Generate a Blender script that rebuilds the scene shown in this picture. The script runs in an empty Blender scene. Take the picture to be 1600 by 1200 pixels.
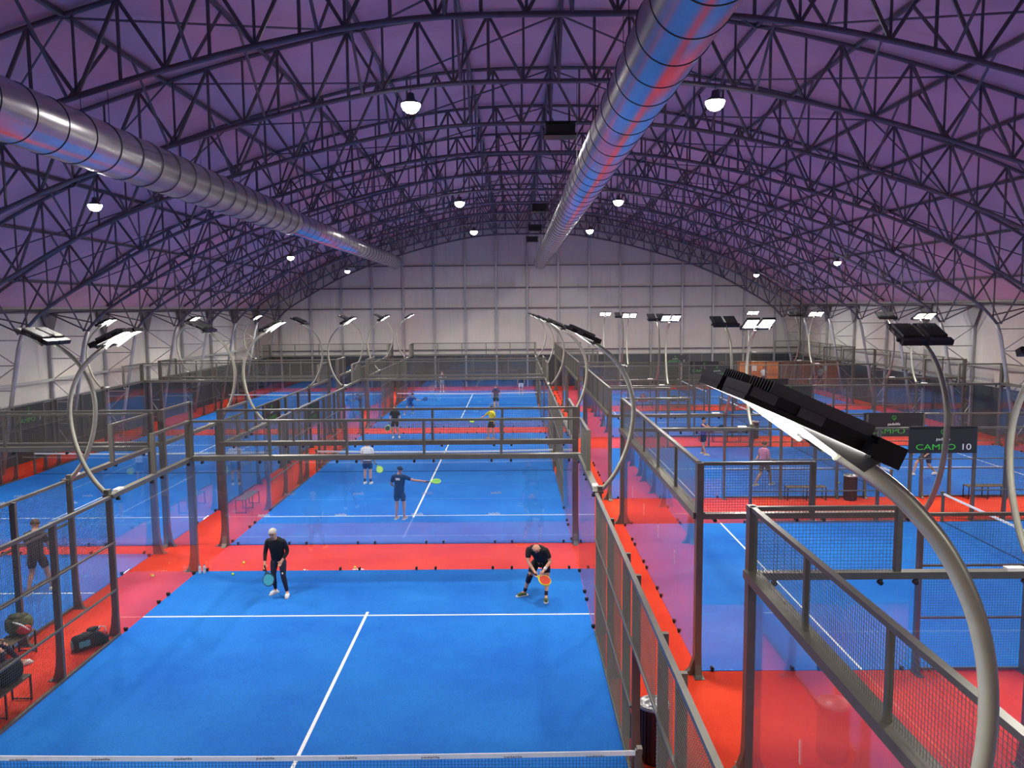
import bpy, math, random
from math import sin, cos, pi, radians, sqrt
from mathutils import Vector, Matrix
random.seed(7)
SC = bpy.context.scene
COL = SC.collection
V = Vector

# ------------------------------------------------------------------ materials
def nmat(name):
    m = bpy.data.materials.new(name); m.use_nodes = True
    nt = m.node_tree
    for n in list(nt.nodes): nt.nodes.remove(n)
    out = nt.nodes.new('ShaderNodeOutputMaterial')
    return m, nt, out
def srgb(r, g, b):
    f = lambda c: (c/255/12.92) if c/255 <= .04045 else ((c/255+.055)/1.055)**2.4
    return (f(r), f(g), f(b), 1)
def mat(name, col, rough=.5, metal=0., var=0., vscale=8., bump=0., bscale=60., spec=.5, stretch=None):
    m, nt, out = nmat(name); N = nt.nodes.new; L = nt.links.new
    b = N('ShaderNodeBsdfPrincipled'); L(b.outputs[0], out.inputs[0])
    b.inputs['Roughness'].default_value = rough; b.inputs['Metallic'].default_value = metal
    b.inputs['Specular IOR Level'].default_value = spec
    tc = N('ShaderNodeTexCoord'); mp = N('ShaderNodeMapping'); L(tc.outputs['Object'], mp.inputs[0])
    if stretch: mp.inputs['Scale'].default_value = stretch
    n = N('ShaderNodeTexNoise'); n.inputs['Scale'].default_value = vscale; n.inputs['Detail'].default_value = 4
    L(mp.outputs[0], n.inputs['Vector'])
    mr = N('ShaderNodeMapRange'); mr.inputs[1].default_value = .3; mr.inputs[2].default_value = .7
    mr.inputs[3].default_value = 1-var; mr.inputs[4].default_value = 1+var
    L(n.outputs['Fac'], mr.inputs[0])
    mx = N('ShaderNodeMix'); mx.data_type = 'RGBA'; mx.blend_type = 'MULTIPLY'; mx.inputs[0].default_value = 1
    mx.inputs[6].default_value = col; L(mr.outputs[0], mx.inputs[7]); L(mx.outputs[2], b.inputs['Base Color'])
    if bump:
        n2 = N('ShaderNodeTexNoise'); n2.inputs['Scale'].default_value = bscale; L(mp.outputs[0], n2.inputs['Vector'])
        bp = N('ShaderNodeBump'); bp.inputs['Strength'].default_value = bump; bp.inputs['Distance'].default_value = .01
        L(n2.outputs['Fac'], bp.inputs['Height']); L(bp.outputs[0], b.inputs['Normal'])
    return m
def emit(name, col, s):
    m, nt, out = nmat(name); e = nt.nodes.new('ShaderNodeEmission')
    e.inputs[0].default_value = col; e.inputs[1].default_value = s; nt.links.new(e.outputs[0], out.inputs[0]); return m
def glass_mat(name, tint=(.975, .985, .985, 1), k=1.0):
    m, nt, out = nmat(name); N = nt.nodes.new; L = nt.links.new
    g = N('ShaderNodeNewGeometry'); d = N('ShaderNodeVectorMath'); d.operation = 'DOT_PRODUCT'
    L(g.outputs['Incoming'], d.inputs[0]); L(g.outputs['Normal'], d.inputs[1])
    def M(op, a, b=None):
        n = N('ShaderNodeMath'); n.operation = op
        for i, x in enumerate((a, b)):
            if x is None: continue
            if isinstance(x, (int, float)): n.inputs[i].default_value = x
            else: L(x, n.inputs[i])
        return n.outputs[0]
    c = M('ABSOLUTE', d.outputs['Value']); p = M('POWER', M('SUBTRACT', 1, c), 5)
    F = M('MINIMUM', M('MULTIPLY', M('ADD', M('MULTIPLY', p, .93), .07), k), .8)
    t = N('ShaderNodeBsdfTransparent'); t.inputs[0].default_value = tint
    gl = N('ShaderNodeBsdfGlossy'); gl.inputs['Roughness'].default_value = 0.0
    mx = N('ShaderNodeMixShader'); L(F, mx.inputs[0]); L(t.outputs[0], mx.inputs[1]); L(gl.outputs[0], mx.inputs[2])
    L(mx.outputs[0], out.inputs[0]); return m
def turf(name, c1, c2, scale=.35):
    m, nt, out = nmat(name); N = nt.nodes.new; L = nt.links.new
    b = N('ShaderNodeBsdfPrincipled'); L(b.outputs[0], out.inputs[0])
    b.inputs['Roughness'].default_value = .85; b.inputs['Specular IOR Level'].default_value = .25
    tc = N('ShaderNodeTexCoord')
    n = N('ShaderNodeTexNoise'); n.inputs['Scale'].default_value = scale; n.inputs['Detail'].default_value = 6; n.inputs['Roughness'].default_value = .6
    L(tc.outputs['Object'], n.inputs['Vector'])
    r = N('ShaderNodeValToRGB'); r.color_ramp.elements[0].position = .35; r.color_ramp.elements[1].position = .7
    r.color_ramp.elements[0].color = c1; r.color_ramp.elements[1].color = c2; L(n.outputs['Fac'], r.inputs[0])
    n2 = N('ShaderNodeTexNoise'); n2.inputs['Scale'].default_value = 45; n2.inputs['Detail'].default_value = 3; L(tc.outputs['Object'], n2.inputs['Vector'])
    mr = N('ShaderNodeMapRange'); mr.inputs[1].default_value = .3; mr.inputs[2].default_value = .7; mr.inputs[3].default_value = .86; mr.inputs[4].default_value = 1.14
    L(n2.outputs['Fac'], mr.inputs[0])
    mx = N('ShaderNodeMix'); mx.data_type = 'RGBA'; mx.blend_type = 'MULTIPLY'; mx.inputs[0].default_value = 1
    L(r.outputs[0], mx.inputs[6]); L(mr.outputs[0], mx.inputs[7]); L(mx.outputs[2], b.inputs['Base Color'])
    bp = N('ShaderNodeBump'); bp.inputs['Strength'].default_value = .4; bp.inputs['Distance'].default_value = .01
    n3 = N('ShaderNodeTexNoise'); n3.inputs['Scale'].default_value = 150; L(tc.outputs['Object'], n3.inputs['Vector'])
    L(n3.outputs['Fac'], bp.inputs['Height']); L(bp.outputs[0], b.inputs['Normal'])
    return m

M = {}
M['blue'] = turf('blue_turf', srgb(10, 97, 190), srgb(28, 122, 208))
M['red'] = turf('red_turf', srgb(208, 46, 24), srgb(234, 70, 30))
M['line'] = mat('white_line', srgb(235, 238, 240), .8, var=.05)
M['frame'] = mat('anthracite_steel', srgb(104, 101, 92), .38, .35, var=.12, vscale=3)
M['frame2'] = mat('dark_bracket', srgb(30, 30, 32), .5, .2, var=.1)
M['wire'] = mat('fence_wire', srgb(116, 114, 102), .4, .5, var=.1)
M['glass'] = glass_mat('court_glass')
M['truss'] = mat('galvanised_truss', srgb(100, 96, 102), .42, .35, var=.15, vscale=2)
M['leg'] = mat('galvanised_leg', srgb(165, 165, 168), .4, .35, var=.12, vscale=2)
M['skin'] = mat('skin', srgb(205, 150, 122), .55, var=.06)
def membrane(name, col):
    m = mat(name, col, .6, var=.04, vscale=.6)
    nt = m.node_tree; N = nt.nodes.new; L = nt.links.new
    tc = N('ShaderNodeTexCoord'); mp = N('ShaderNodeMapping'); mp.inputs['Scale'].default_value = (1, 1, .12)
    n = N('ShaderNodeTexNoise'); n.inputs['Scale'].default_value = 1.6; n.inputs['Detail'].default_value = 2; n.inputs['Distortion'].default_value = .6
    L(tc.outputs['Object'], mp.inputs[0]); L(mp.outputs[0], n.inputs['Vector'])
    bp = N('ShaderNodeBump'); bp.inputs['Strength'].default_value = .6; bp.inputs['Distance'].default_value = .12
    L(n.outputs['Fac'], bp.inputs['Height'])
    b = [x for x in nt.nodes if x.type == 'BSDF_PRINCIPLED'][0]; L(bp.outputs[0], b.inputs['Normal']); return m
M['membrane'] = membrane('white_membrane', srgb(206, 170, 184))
M['wallpvc'] = membrane('white_wall_sheet', srgb(198, 194, 184))
M['dado'] = mat('dark_wall_sheet', srgb(52, 60, 62), .45, var=.12, vscale=1.2)
M['trimw'] = mat('pale_trim', srgb(170, 172, 168), .45, .2, var=.05)
M['duct'] = mat('galvanised_duct', srgb(205, 203, 206), .27, .9, var=.06, vscale=3, bump=.05, bscale=6)
M['seam'] = mat('duct_seam', srgb(70, 70, 76), .4, .7)
M['lens'] = emit('lamp_lens', (1, .97, .9, 1), 22)
M['bay'] = emit('high_bay_lens', (1, .97, .92, 1), 40)
M['lamp'] = mat('lamp_housing', srgb(28, 28, 31), .35, .3, var=.1)
M['lampg'] = mat('lamp_fins', srgb(95, 97, 98), .35, .6)
M['pole'] = mat('steel_pole', srgb(152, 151, 138), .35, .45, var=.06)
M['white'] = mat('white_plastic', srgb(232, 232, 228), .5)
M['black'] = mat('black_fabric', srgb(16, 16, 19), .8, var=.2, vscale=30)
M['net'] = mat('net_cord', srgb(14, 18, 30), .8)
M['sign'] = mat('sign_board', srgb(34, 34, 36), .5, var=.05)
M['green'] = mat('sign_green', srgb(70, 190, 60), .6)
M['signw'] = mat('sign_white', srgb(225, 228, 225), .6)
M['grey'] = mat('grey_print', srgb(120, 124, 130), .7)
M['silver'] = mat('brushed_silver', srgb(190, 190, 190), .3, .8)
M['bin'] = mat('bin_brown', srgb(52, 20, 20), .5, var=.15)
M['wood'] = mat('bench_slats', srgb(96, 80, 60), .6, var=.25, vscale=6, stretch=(1, 12, 1))
M['orange'] = mat('orange_container', srgb(226, 128, 30), .5, var=.12, vscale=2)
M['rust'] = mat('rust_container', srgb(122, 66, 40), .6, var=.3, vscale=3)
M['ball'] = mat('ball_felt', srgb(216, 228, 70), .9)
M['teal'] = mat('teal_fabric', srgb(72, 172, 190), .6)
def cm(n, r, g, b, rough=.8, var=.08): 
    if n not in M: M[n] = mat(n, srgb(r, g, b), rough, var=var, vscale=12)
    return M[n]

# ------------------------------------------------------------------ mesh builder
class MB:
    def __init__(s): s.v = []; s.f = []
    def add(s, vs, fs):
        o = len(s.v); s.v += [tuple(x) for x in vs]; s.f += [tuple(i+o for i in f) for f in fs]; return s
    def box(s, c, d, R=None):
        x, y, z = d[0]/2, d[1]/2, d[2]/2
        vs = [V((i*x, j*y, k*z)) for i in (-1, 1) for j in (-1, 1) for k in (-1, 1)]
        if R: vs = [R @ p for p in vs]
        return s.add([p+V(c) for p in vs], [(0, 1, 3, 2), (4, 6, 7, 5), (0, 4, 5, 1), (2, 3, 7, 6), (0, 2, 6, 4), (1, 5, 7, 3)])
    def bbox(s, a, b): return s.box([(a[i]+b[i])/2 for i in range(3)], [abs(b[i]-a[i]) for i in range(3)])
    def frame_of(s, d):
        d = d.normalized(); u = V((0, 0, 1)) if abs(d.z) < .95 else V((0, 1, 0))
        a = d.cross(u).normalized(); b = a.cross(d).normalized(); return a, b
    def tube(s, p0, p1, r, n=6, cap=True, r1=None):
        return s.path([p0, p1], [r, r if r1 is None else r1], n, cap)
    def path(s, pts, r, n=8, cap=True):
        pts = [V(p) for p in pts]; rs = r if isinstance(r, (list, tuple)) else [r]*len(pts)
        vs = []; a = None
        for i, p in enumerate(pts):
            d = (pts[min(i+1, len(pts)-1)]-pts[max(i-1, 0)]).normalized()
            if a is None: a, b = s.frame_of(d)
            else:
                a = (a-d*a.dot(d)).normalized(); b = a.cross(d).normalized()
            vs += [p+(a*cos(2*pi*k/n)+b*sin(2*pi*k/n))*rs[i] for k in range(n)]
        fs = [(i*n+k, i*n+(k+1) % n, (i+1)*n+(k+1) % n, (i+1)*n+k) for i in range(len(pts)-1) for k in range(n)]
        if cap: fs += [tuple(range(n))[::-1], tuple((len(pts)-1)*n+k for k in range(n))]
        return s.add(vs, fs)
    def bar(s, p0, p1, w, h, up=(0, 0, 1)):
        p0, p1 = V(p0), V(p1); d = (p1-p0).normalized(); u = V(up)
        if abs(d.dot(u)) > .98: u = V((0, 1, 0))
        a = d.cross(u).normalized()*w/2; b = a.cross(d).normalized()*h/2
        vs = [p+i*a+j*b for p in (p0, p1) for i, j in ((-1, -1), (1, -1), (1, 1), (-1, 1))]
        return s.add(vs, [(0, 1, 5, 4), (1, 2, 6, 5), (2, 3, 7, 6), (3, 0, 4, 7), (3, 2, 1, 0), (4, 5, 6, 7)])
    def lathe(s, prof, n=20, c=(0, 0, 0), R=None):
        vs = []
        for r, z in prof:
            for k in range(n):
                p = V((r*cos(2*pi*k/n), r*sin(2*pi*k/n), z))
                vs.append((R @ p if R else p)+V(c))
        m = len(prof)
        fs = [(i*n+k, i*n+(k+1) % n, (i+1)*n+(k+1) % n, (i+1)*n+k) for i in range(m-1) for k in range(n)]
        fs += [tuple(range(n))[::-1], tuple((m-1)*n+k for k in range(n))]
        return s.add(vs, fs)
    def prism(s, poly, a, b, axis):
        n = len(poly)
        def P(p, t): return {'x': (t, p[0], p[1]), 'y': (p[0], t, p[1]), 'z': (p[0], p[1], t)}[axis]
        vs = [P(p, a) for p in poly]+[P(p, b) for p in poly]
        return s.add(vs, [tuple(range(n))[::-1], tuple(range(n, 2*n))]+[(i, (i+1) % n, n+(i+1) % n, n+i) for i in range(n)])
    def sphere(s, c, r, n=12, m=8, sc=(1, 1, 1), R=None):
        prof = [(sin(pi*(i+.02)/(m+.04))*r, -cos(pi*(i+.02)/(m+.04))*r) for i in range(m+1)]
        vs = []
        for rr, z in prof:
            for k in range(n):
                p = V((rr*cos(2*pi*k/n)*sc[0], rr*sin(2*pi*k/n)*sc[1], z*sc[2]))
                vs.append((R @ p if R else p)+V(c))
        fs = [(i*n+k, i*n+(k+1) % n, (i+1)*n+(k+1) % n, (i+1)*n+k) for i in range(m) for k in range(n)]
        fs += [tuple(range(n))[::-1], tuple(m*n+k for k in range(n))]
        return s.add(vs, fs)
    def build(s, name, m, parent=None, smooth=False, loc=None):
        me = bpy.data.meshes.new(name); me.from_pydata(s.v, [], s.f); me.validate(); me.materials.append(m)
        if smooth:
            me.polygons.foreach_set('use_smooth', [len(p.vertices) <= 4 for p in me.polygons])
        o = bpy.data.objects.new(name, me); COL.objects.link(o)
        if parent: o.parent = parent
        if loc: o.location = loc
        return o
def tag(o, label=None, cat=None, group=None, kind=None):
    if label: o['label'] = label
    if cat: o['category'] = cat
    if group: o['group'] = group
    if kind: o['kind'] = kind
    return o
def thing(name, label, cat, loc=(0, 0, 0), rz=0, group=None):
    o = bpy.data.objects.new(name, None); COL.objects.link(o); o.location = loc; o.rotation_euler = (0, 0, rz)
    o.empty_display_size = .2
    return tag(o, label, cat, group)
def copy_thing(o, loc, rz, label, skip=None):
    r = o.copy(); COL.objects.link(r); r.location = loc; r.rotation_euler = (0, 0, rz); r['label'] = label
    for ch in list(o.children):
        if skip and skip(ch): continue
        c = ch.copy(); COL.objects.link(c); c.parent = r
        for g in list(ch.children):
            d = g.copy(); COL.objects.link(d); d.parent = c
    return r
TXT = {}
def text(body, size, m, parent, loc, rot, name='lettering', sx=1., align='CENTER', ext=.003):
    cu = bpy.data.curves.new(name, 'FONT'); cu.body = body; cu.size = size; cu.extrude = ext
    cu.align_x = align; cu.align_y = 'CENTER'; cu.materials.append(m)
    key = (body, size, m.name, align, ext)
    if key not in TXT:
        q = bpy.data.objects.new('q', cu); COL.objects.link(q); bpy.context.view_layer.update()
        me = bpy.data.meshes.new_from_object(q.evaluated_get(bpy.context.evaluated_depsgraph_get())); bpy.data.objects.remove(q)
        if not me.materials: me.materials.append(m)
        TXT[key] = me
    o = bpy.data.objects.new(name, TXT[key]); COL.objects.link(o); o.parent = parent
    o.location = loc; o.rotation_euler = rot; o.scale = (sx, 1, 1); return o

# ------------------------------------------------------------------ camera
CX, CY, CZ, CF, CP, CYW, CR = -1.63601245, -9.83925749, 6.81822460, 1215.50305, .0970852825, -.00362250544, -.00808908720
fwd0 = V((sin(CYW), cos(CYW), 0)); rt = V((cos(CYW), -sin(CYW), 0))
fw = fwd0*cos(CP)+V((0, 0, -sin(CP))); up = fwd0*sin(CP)+V((0, 0, cos(CP)))
rt2 = rt*cos(CR)+up*sin(CR); up2 = up*cos(CR)-rt*sin(CR)
cam = bpy.data.cameras.new('camera'); camo = bpy.data.objects.new('camera', cam); COL.objects.link(camo)
mw = Matrix((rt2, up2, -fw)).transposed().to_4x4(); mw.translation = (CX, CY, CZ); camo.matrix_world = mw
cam.sensor_width = 36; cam.sensor_fit = 'HORIZONTAL'; cam.lens = CF/1600*36; cam.clip_end = 300; cam.clip_start = .05
SC.camera = camo

# ------------------------------------------------------------------ hall shell
HX = -.35            # x of the ridge
Y0, Y1 = -13.0, 58.0
LOW = [(0, 13.08), (4, 12.95), (8.2, 12.15), (13.4, 10.6), (16.3, 9.4), (18.5, 8.2), (20.2, 7.2), (21.2, 6.45), (21.65, 5.9)]
TOP = [(0, 14.9), (4, 14.72), (8.2, 13.9), (13.4, 12.35), (16.3, 11.2), (18.5, 10.15), (21, 8.65), (23.5, 6.95)]
WX = 23.6
def interp(P, d):
    d = abs(d)
    # smooth (catmull) interpolation
    for i in range(len(P)-1):
        if P[i][0] <= d <= P[i+1][0]:
            x0, y0 = P[i]; x1, y1 = P[i+1]
            xm, ym = P[i-1] if i else (-P[1][0], P[1][1]); xn, yn = P[i+2] if i+2 < len(P) else (2*x1-x0, 2*y1-y0)
            m0 = (y1-ym)/(x1-xm); m1 = (yn-y0)/(xn-x0); h = x1-x0; t = (d-x0)/h
            return (2*t**3-3*t*t+1)*y0+(t**3-2*t*t+t)*h*m0+(-2*t**3+3*t*t)*y1+(t**3-t*t)*h*m1
    return P[-1][1]
flo = MB().bbox((HX-WX, Y0, -.2), (HX+WX, Y1, 0)).build('floor', M['red']); tag(flo, 'red artificial turf floor around and between the courts', kind='structure')
prof = [(d, interp(TOP, d)+.1) for d in [x*.5 for x in range(0, 48)]]
full = [(HX-d, h) for d, h in prof[::-1]]+[(HX+d, h) for d, h in prof[1:]]
m_ = MB(); n_ = len(full); NY = 2
m_.add([(x, y, h) for y in (Y0, Y1) for x, h in full]+[(x, y, h+.05) for y in (Y0, Y1) for x, h in full],
       [(i, i+1, n_+i+1, n_+i) for i in range(n_-1)]+[(2*n_+i, 3*n_+i, 3*n_+i+1, 2*n_+i+1) for i in range(n_-1)])
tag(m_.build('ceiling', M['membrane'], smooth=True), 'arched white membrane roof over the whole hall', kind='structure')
for sd, nm in ((-1, 'left'), (1, 'right')):
    x = HX+sd*WX
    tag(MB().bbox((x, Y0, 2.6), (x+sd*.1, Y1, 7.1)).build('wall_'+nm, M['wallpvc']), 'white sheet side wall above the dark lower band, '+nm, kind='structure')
    tag(MB().bbox((x-sd*.02, Y0, 0), (x+sd*.1, Y1, 2.6)).build('wall_'+nm+'_lower', M['dado']), 'dark lower band of the '+nm+' side wall', kind='structure')
    tag(MB().bbox((x-sd*.1, Y0, 2.56), (x-sd*.02, Y1, 2.68)).build('trim_'+('1' if sd < 0 else '2'), M['trimw']), 'pale rail along the top of the '+nm+' dark band', kind='structure')
    tag(MB().bbox((x-sd*.12, Y0, 6.75), (x, Y1, 6.95)).build('trim_'+('3' if sd < 0 else '4'), M['truss']), 'steel eaves beam along the '+nm+' wall', kind='structure')
def gable(y, y2, nm):
    poly = [(HX-WX, 2.8)]+[(x, h+.03) for x, h in full]+[(HX+WX, 2.8)]
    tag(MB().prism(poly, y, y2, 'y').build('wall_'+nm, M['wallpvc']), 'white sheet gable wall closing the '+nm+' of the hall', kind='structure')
    tag(MB().bbox((HX-WX, y-.02, 0), (HX+WX, y2, 2.8)).build('wall_'+nm+'_lower', M['dado']), 'dark lower band of the '+nm+' gable wall', kind='structure')
gable(Y1, Y1+.1, 'back'); gable(Y0-.1, Y0, 'front')
fr = thing('wall_frame', 'steel posts and rails standing against the white far gable wall', 'wall frame', (0, Y1-.15, 0))
xs = [-8.55+2.68*k for k in range(-5, 12)]
for i, x in enumerate(xs):
    h = interp(TOP, x-HX)+.0
    MB().bbox((x-.07, -.07, 0), (x+.07, .07, h)).build('post', M['leg'], fr)
for z in (3.25, 5.1, 6.85, 8.6, 10.5):
    xl = [x for x in [HX-WX+.2]+xs+[HX+WX-.2] if interp(TOP, x-HX) > z]
    if z == 5.1: continue
    MB().bbox((min(xl), -.04, z-.05), (max(xl), .04, z+.05)).build('rail', M['truss'], fr)
tag(MB().bbox((HX-WX, Y1-.14, 2.78), (HX+WX, Y1-.03, 2.88)).build('trim_5', M['trimw']), 'pale rail above the dark band of the far wall', kind='structure')

# ------------------------------------------------------------------ trusses
tr = thing('roof_truss', '', 'roof truss', (HX, 0, 0), 0, 'arched steel roof trusses')
ds = [x*.5 for x in range(0, 44)]
lowp = [(-d, interp(LOW, d)) for d in ds[::-1] if d <= 21.65]+[(d, interp(LOW, d)) for d in ds[1:] if d <= 21.65]
lowp = [(-22.9, 0.0), (-22.45, 2.3), (-22.05, 4.3), (-21.85, 5.3), (-21.65, 5.9)]+lowp+[(21.65, 5.9), (21.85, 5.3), (22.05, 4.3), (22.45, 2.3), (22.9, 0.0)]
arch = [p for p in lowp if p[1] >= 5.9]
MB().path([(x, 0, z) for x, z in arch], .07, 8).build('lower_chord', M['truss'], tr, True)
for sd in (-1, 1):
    MB().path([(sd*x, 0, z) for x, z in [(22.9, 0), (22.45, 2.3), (22.05, 4.3), (21.85, 5.3), (21.65, 5.9)]], .09, 8).build('leg', M['leg'], tr, True)
    MB().bbox((sd*23.5-.07, -.07, 0), (sd*23.5+.07, .07, 6.9)).build('outer_post', M['leg'], tr)
    MB().prism([(-.75, 6.9), (.75, 6.9), (.07, 5.6), (-.07, 5.6)], sd*23.4, sd*23.46, 'x').build('gusset', M['truss'], tr)
    for k in range(6):
        z0 = .4+k*1.05; z1 = z0+1.05
        xi = lambda z: 22.9-z*.2
        MB().tube((sd*23.5, 0, z0), (sd*xi(z0), 0, z0), .028).build('leg_brace', M['leg'], tr)
        a, b = ((23.5, z0), (xi(z1), z1)) if k % 2 else ((xi(z0), z0), (23.5, z1))
        if z1 < 6.3: MB().tube((sd*a[0], 0, a[1]), (sd*b[0], 0, b[1]), .025).build('leg_brace', M['leg'], tr)
    for (d, tz) in ((21.65, 5.9), (21.4, 6.3), (20.6, 6.9)):
        MB().tube((sd*23.45, 0, 6.75), (sd*d, 0, tz), .035).build('leg_brace', M['truss'], tr)
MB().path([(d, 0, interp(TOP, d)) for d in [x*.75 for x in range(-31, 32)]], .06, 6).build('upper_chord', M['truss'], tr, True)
P_ = 1.95
def low(d): return V((d, 0, interp(LOW, d)))
def top(d): return V((d, 0, interp(TOP, d)))
for k in range(-11, 12):
    d = k*P_
    if abs(d) <= 21.5: MB().tube(low(d), top(d), .042).build('web_member', M['truss'], tr)
for k in range(-11, 11):
    d = (k+.5)*P_
    for e in (-P_/2, 0, P_/2):
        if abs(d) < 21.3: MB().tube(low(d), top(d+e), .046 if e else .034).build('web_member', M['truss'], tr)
PUR = [2.73*k for k in range(-8, 9)]
for d in PUR:
    for sy in (-1, 1):
        a = low(d); b = top(d)+V((0, sy*1.9, 0)); 
        MB().tube(a, b, .04).build('knee_brace', M['truss'], tr)
for i in range(-4, 4):
    a = top(i*5.46); b = top((i+1)*5.46)
    if i % 2: a, b = b, a
    MB().tube(a+V((0, 0, -.05)), b+V((0, 4.95, -.05)), .028).build('roof_brace', M['truss'], tr)
TY = [27.3+4.95*k for k in range(-7, 7)]
ords = ['first', 'second', 'third', 'fourth', 'fifth', 'sixth', 'seventh', 'eighth', 'ninth', 'tenth', 'eleventh', 'twelfth', 'thirteenth', 'fourteenth']
for i, y in enumerate(TY):
    y = min(y, 57.2)
    lab = 'arched steel lattice roof truss, %s counted from the far white wall' % ords[len(TY)-1-i]
    if i == len(TY)-1: lab = 'arched steel lattice roof truss right against the far white wall'
    sk = (lambda c: c.name.startswith('roof_brace')) if i == len(TY)-1 else None
    if i == 0: tr.location = (HX, y, 0); tr['label'] = lab; 
    else: copy_thing(tr, (HX, y, 0), 0, lab, sk)
for d in PUR:
    a = interp(TOP, d)
    side = 'along the ridge' if abs(d) < .1 else ('%s from the ridge on the %s' % (ords[int(round(abs(d)/2.73))-1], 'left' if d < 0 else 'right'))
    o = MB().bbox((-.05, Y0+.3, -.05), (.05, Y1-.2, .05)).build('roof_purlin', M['truss'], None, loc=(HX+d, 0, a+.02))
    tag(o, 'long steel purlin under the roof sheet, '+side, 'purlin', 'roof purlins')
for sd, nm in ((-1, 'left'), (1, 'right')):
    o = MB().bbox((-.05, Y0, -.06), (.05, Y1-.2, .06)).build('wall_rail', M['trimw'], None, loc=(HX+sd*23.4, 0, 3.6))
    tag(o, 'horizontal steel wall rail above the dark band on the %s side wall' % nm, 'wall rail')

# ------------------------------------------------------------------ ducts
def duct(x, z, segs, ya, yb, lab):
    t = thing('air_duct', lab, 'air duct', (x, 0, z))
    m = MB()
    for (a, b, r) in segs:
        MB().path([(0, a, 0), (0, b, 0)], r, 64).build('duct_body', M['duct'], t, True)
    y = ya+.5; ring = {}
    while y < yb:
        r = [s[2] for s in segs if s[0] <= y <= s[1]][0]
        if r not in ring:
            mm = MB(); n = 48
            vs = []; fs = []
            pr = [(r-.005, -.015), (r+.014, -.006), (r+.014, .006), (r-.005, .015)]
            for k in range(n):
                for q, w in pr: vs.append((q*cos(2*pi*k/n), w, q*sin(2*pi*k/n)))
            fs = [(k*4+j, ((k+1) % n)*4+j, ((k+1) % n)*4+(j+1) % 4, k*4+(j+1) % 4) for k in range(n) for j in range(4)]
            ring[r] = mm.add(vs, fs).build('seam_ring', M['seam'], t, True, loc=(0, y, 0))
        else:
            o = ring[r].copy(); COL.objects.link(o); o.location = (0, y, 0)
        y += 1.0
    for yy in TY:
        if ya < yy < yb:
            h = interp(LOW, x-HX)-z
            mm = MB().tube((-.3, yy, .35), (-.3, yy, h), .008, 4).tube((.3, yy, .35), (.3, yy, h), .008, 4)
            mm.build('hanger', M['seam'], t)
duct(.45, 10.4, [(-9, 53, .5)], -9, 53, 'silver spiral air duct hanging under the roof ridge, right of centre')
duct(-10.7, 10.4, [(-9, 22, .55), (22, 50.6, .47)], -9, 50.6, 'silver spiral air duct sloping down the left half of the picture')

# hanging dark boxes under the ridge
bx = None
for i, (y, lab) in enumerate(((15.2, 'dark box unit hanging under the ridge, nearest and largest'), (34.2, 'dark box unit hanging under the ridge, middle of the row'), (45, 'small dark box unit hanging under the ridge near the far wall'), (53.9, 'tiny dark box unit hanging under the ridge beside the far wall'))):
    if bx is None:
        bx = thing('ventilation_unit', lab, 'ventilation unit', (-.15, y, 12.35), 0, 'dark units under the ridge')
        MB().box((0, 0, 0), (.9, .6, .3)).build('casing', M['frame2'], bx)
        MB().box((0, 0, -.19), (1.0, .7, .05)).box((0, 0, .19), (1.0, .7, .05)).build('rim', M['lamp'], bx)
        MB().tube((-.3, 0, .2), (-.3, 0, .6), .012).tube((.3, 0, .2), (.3, 0, .6), .012).build('hanger', M['seam'], bx)
    else: copy_thing(bx, (-.15, y, 12.35), 0, lab)

# ------------------------------------------------------------------ high bay lamps
def area(name, size, sy, energy, parent, loc, rot, shape='RECTANGLE', spread=160, col=(1, .95, .86)):
    l = bpy.data.lights.new(name, 'AREA'); l.shape = shape; l.size = size; l.size_y = sy; l.energy = energy
    l.spread = radians(spread); l.color = col
    o = bpy.data.objects.new(name, l); COL.objects.link(o); o.parent = parent; o.location = loc; o.rotation_euler = rot; return o
hb = None
HB = [(-4.4, 11.9, 12.35, 'left of the ridge, nearest and brightest'), (3.85, 11.9, 12.35, 'right of the ridge, nearest, beside the duct'),
      (-4.45, 31.6, 12.35, 'left of the ridge, middle distance'), (3.85, 31.6, 12.35, 'right of the ridge, middle distance'),
      (-4.5, 47, 12.35, 'left of the ridge, close to the far wall'), (3.85, 47, 12.35, 'right of the ridge, close to the far wall'),
      (-13.2, 12, 9.75, 'on the left roof slope, nearest'), (-13.4, 31.6, 9.6, 'on the left roof slope, middle distance'), (-13.7, 47, 9.6, 'on the left roof slope, farthest'),
      (15.4, 31.6, 9.1, 'on the right roof slope, middle distance'), (15.9, 47, 9.1, 'on the right roof slope, farthest'), (15.4, 12, 9.1, 'on the right roof slope, nearest')]
for i, (x, y, z, w) in enumerate(HB):
    lab = 'round white high bay lamp '+w
    if hb is None:
        hb = thing('high_bay_lamp', lab, 'ceiling lamp', (x, y, z), 0, 'high bay lamps under the roof')
        MB().lathe([(.05, .3), (.09, .28), (.12, .12), (.24, .05), (.265, .002)], 24).build('lamp_housing', M['lampg'], hb, True)
        MB().lathe([(.03, -.25), (.13, -.22), (.21, -.15), (.255, -.05), (.26, .0)], 24).build('lens', M['bay'], hb, True)
        MB().tube((0, 0, .28), (0, 0, .7), .012).build('hook', M['lampg'], hb)
        area('lamp_glow', .3, .3, 420, hb, (0, 0, -.27), (0, 0, 0), 'DISK', 170)
    else:
        o = copy_thing(hb, (x, y, z), 0, lab)
        if z < 10: o.scale = (.7, .7, .7)

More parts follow.
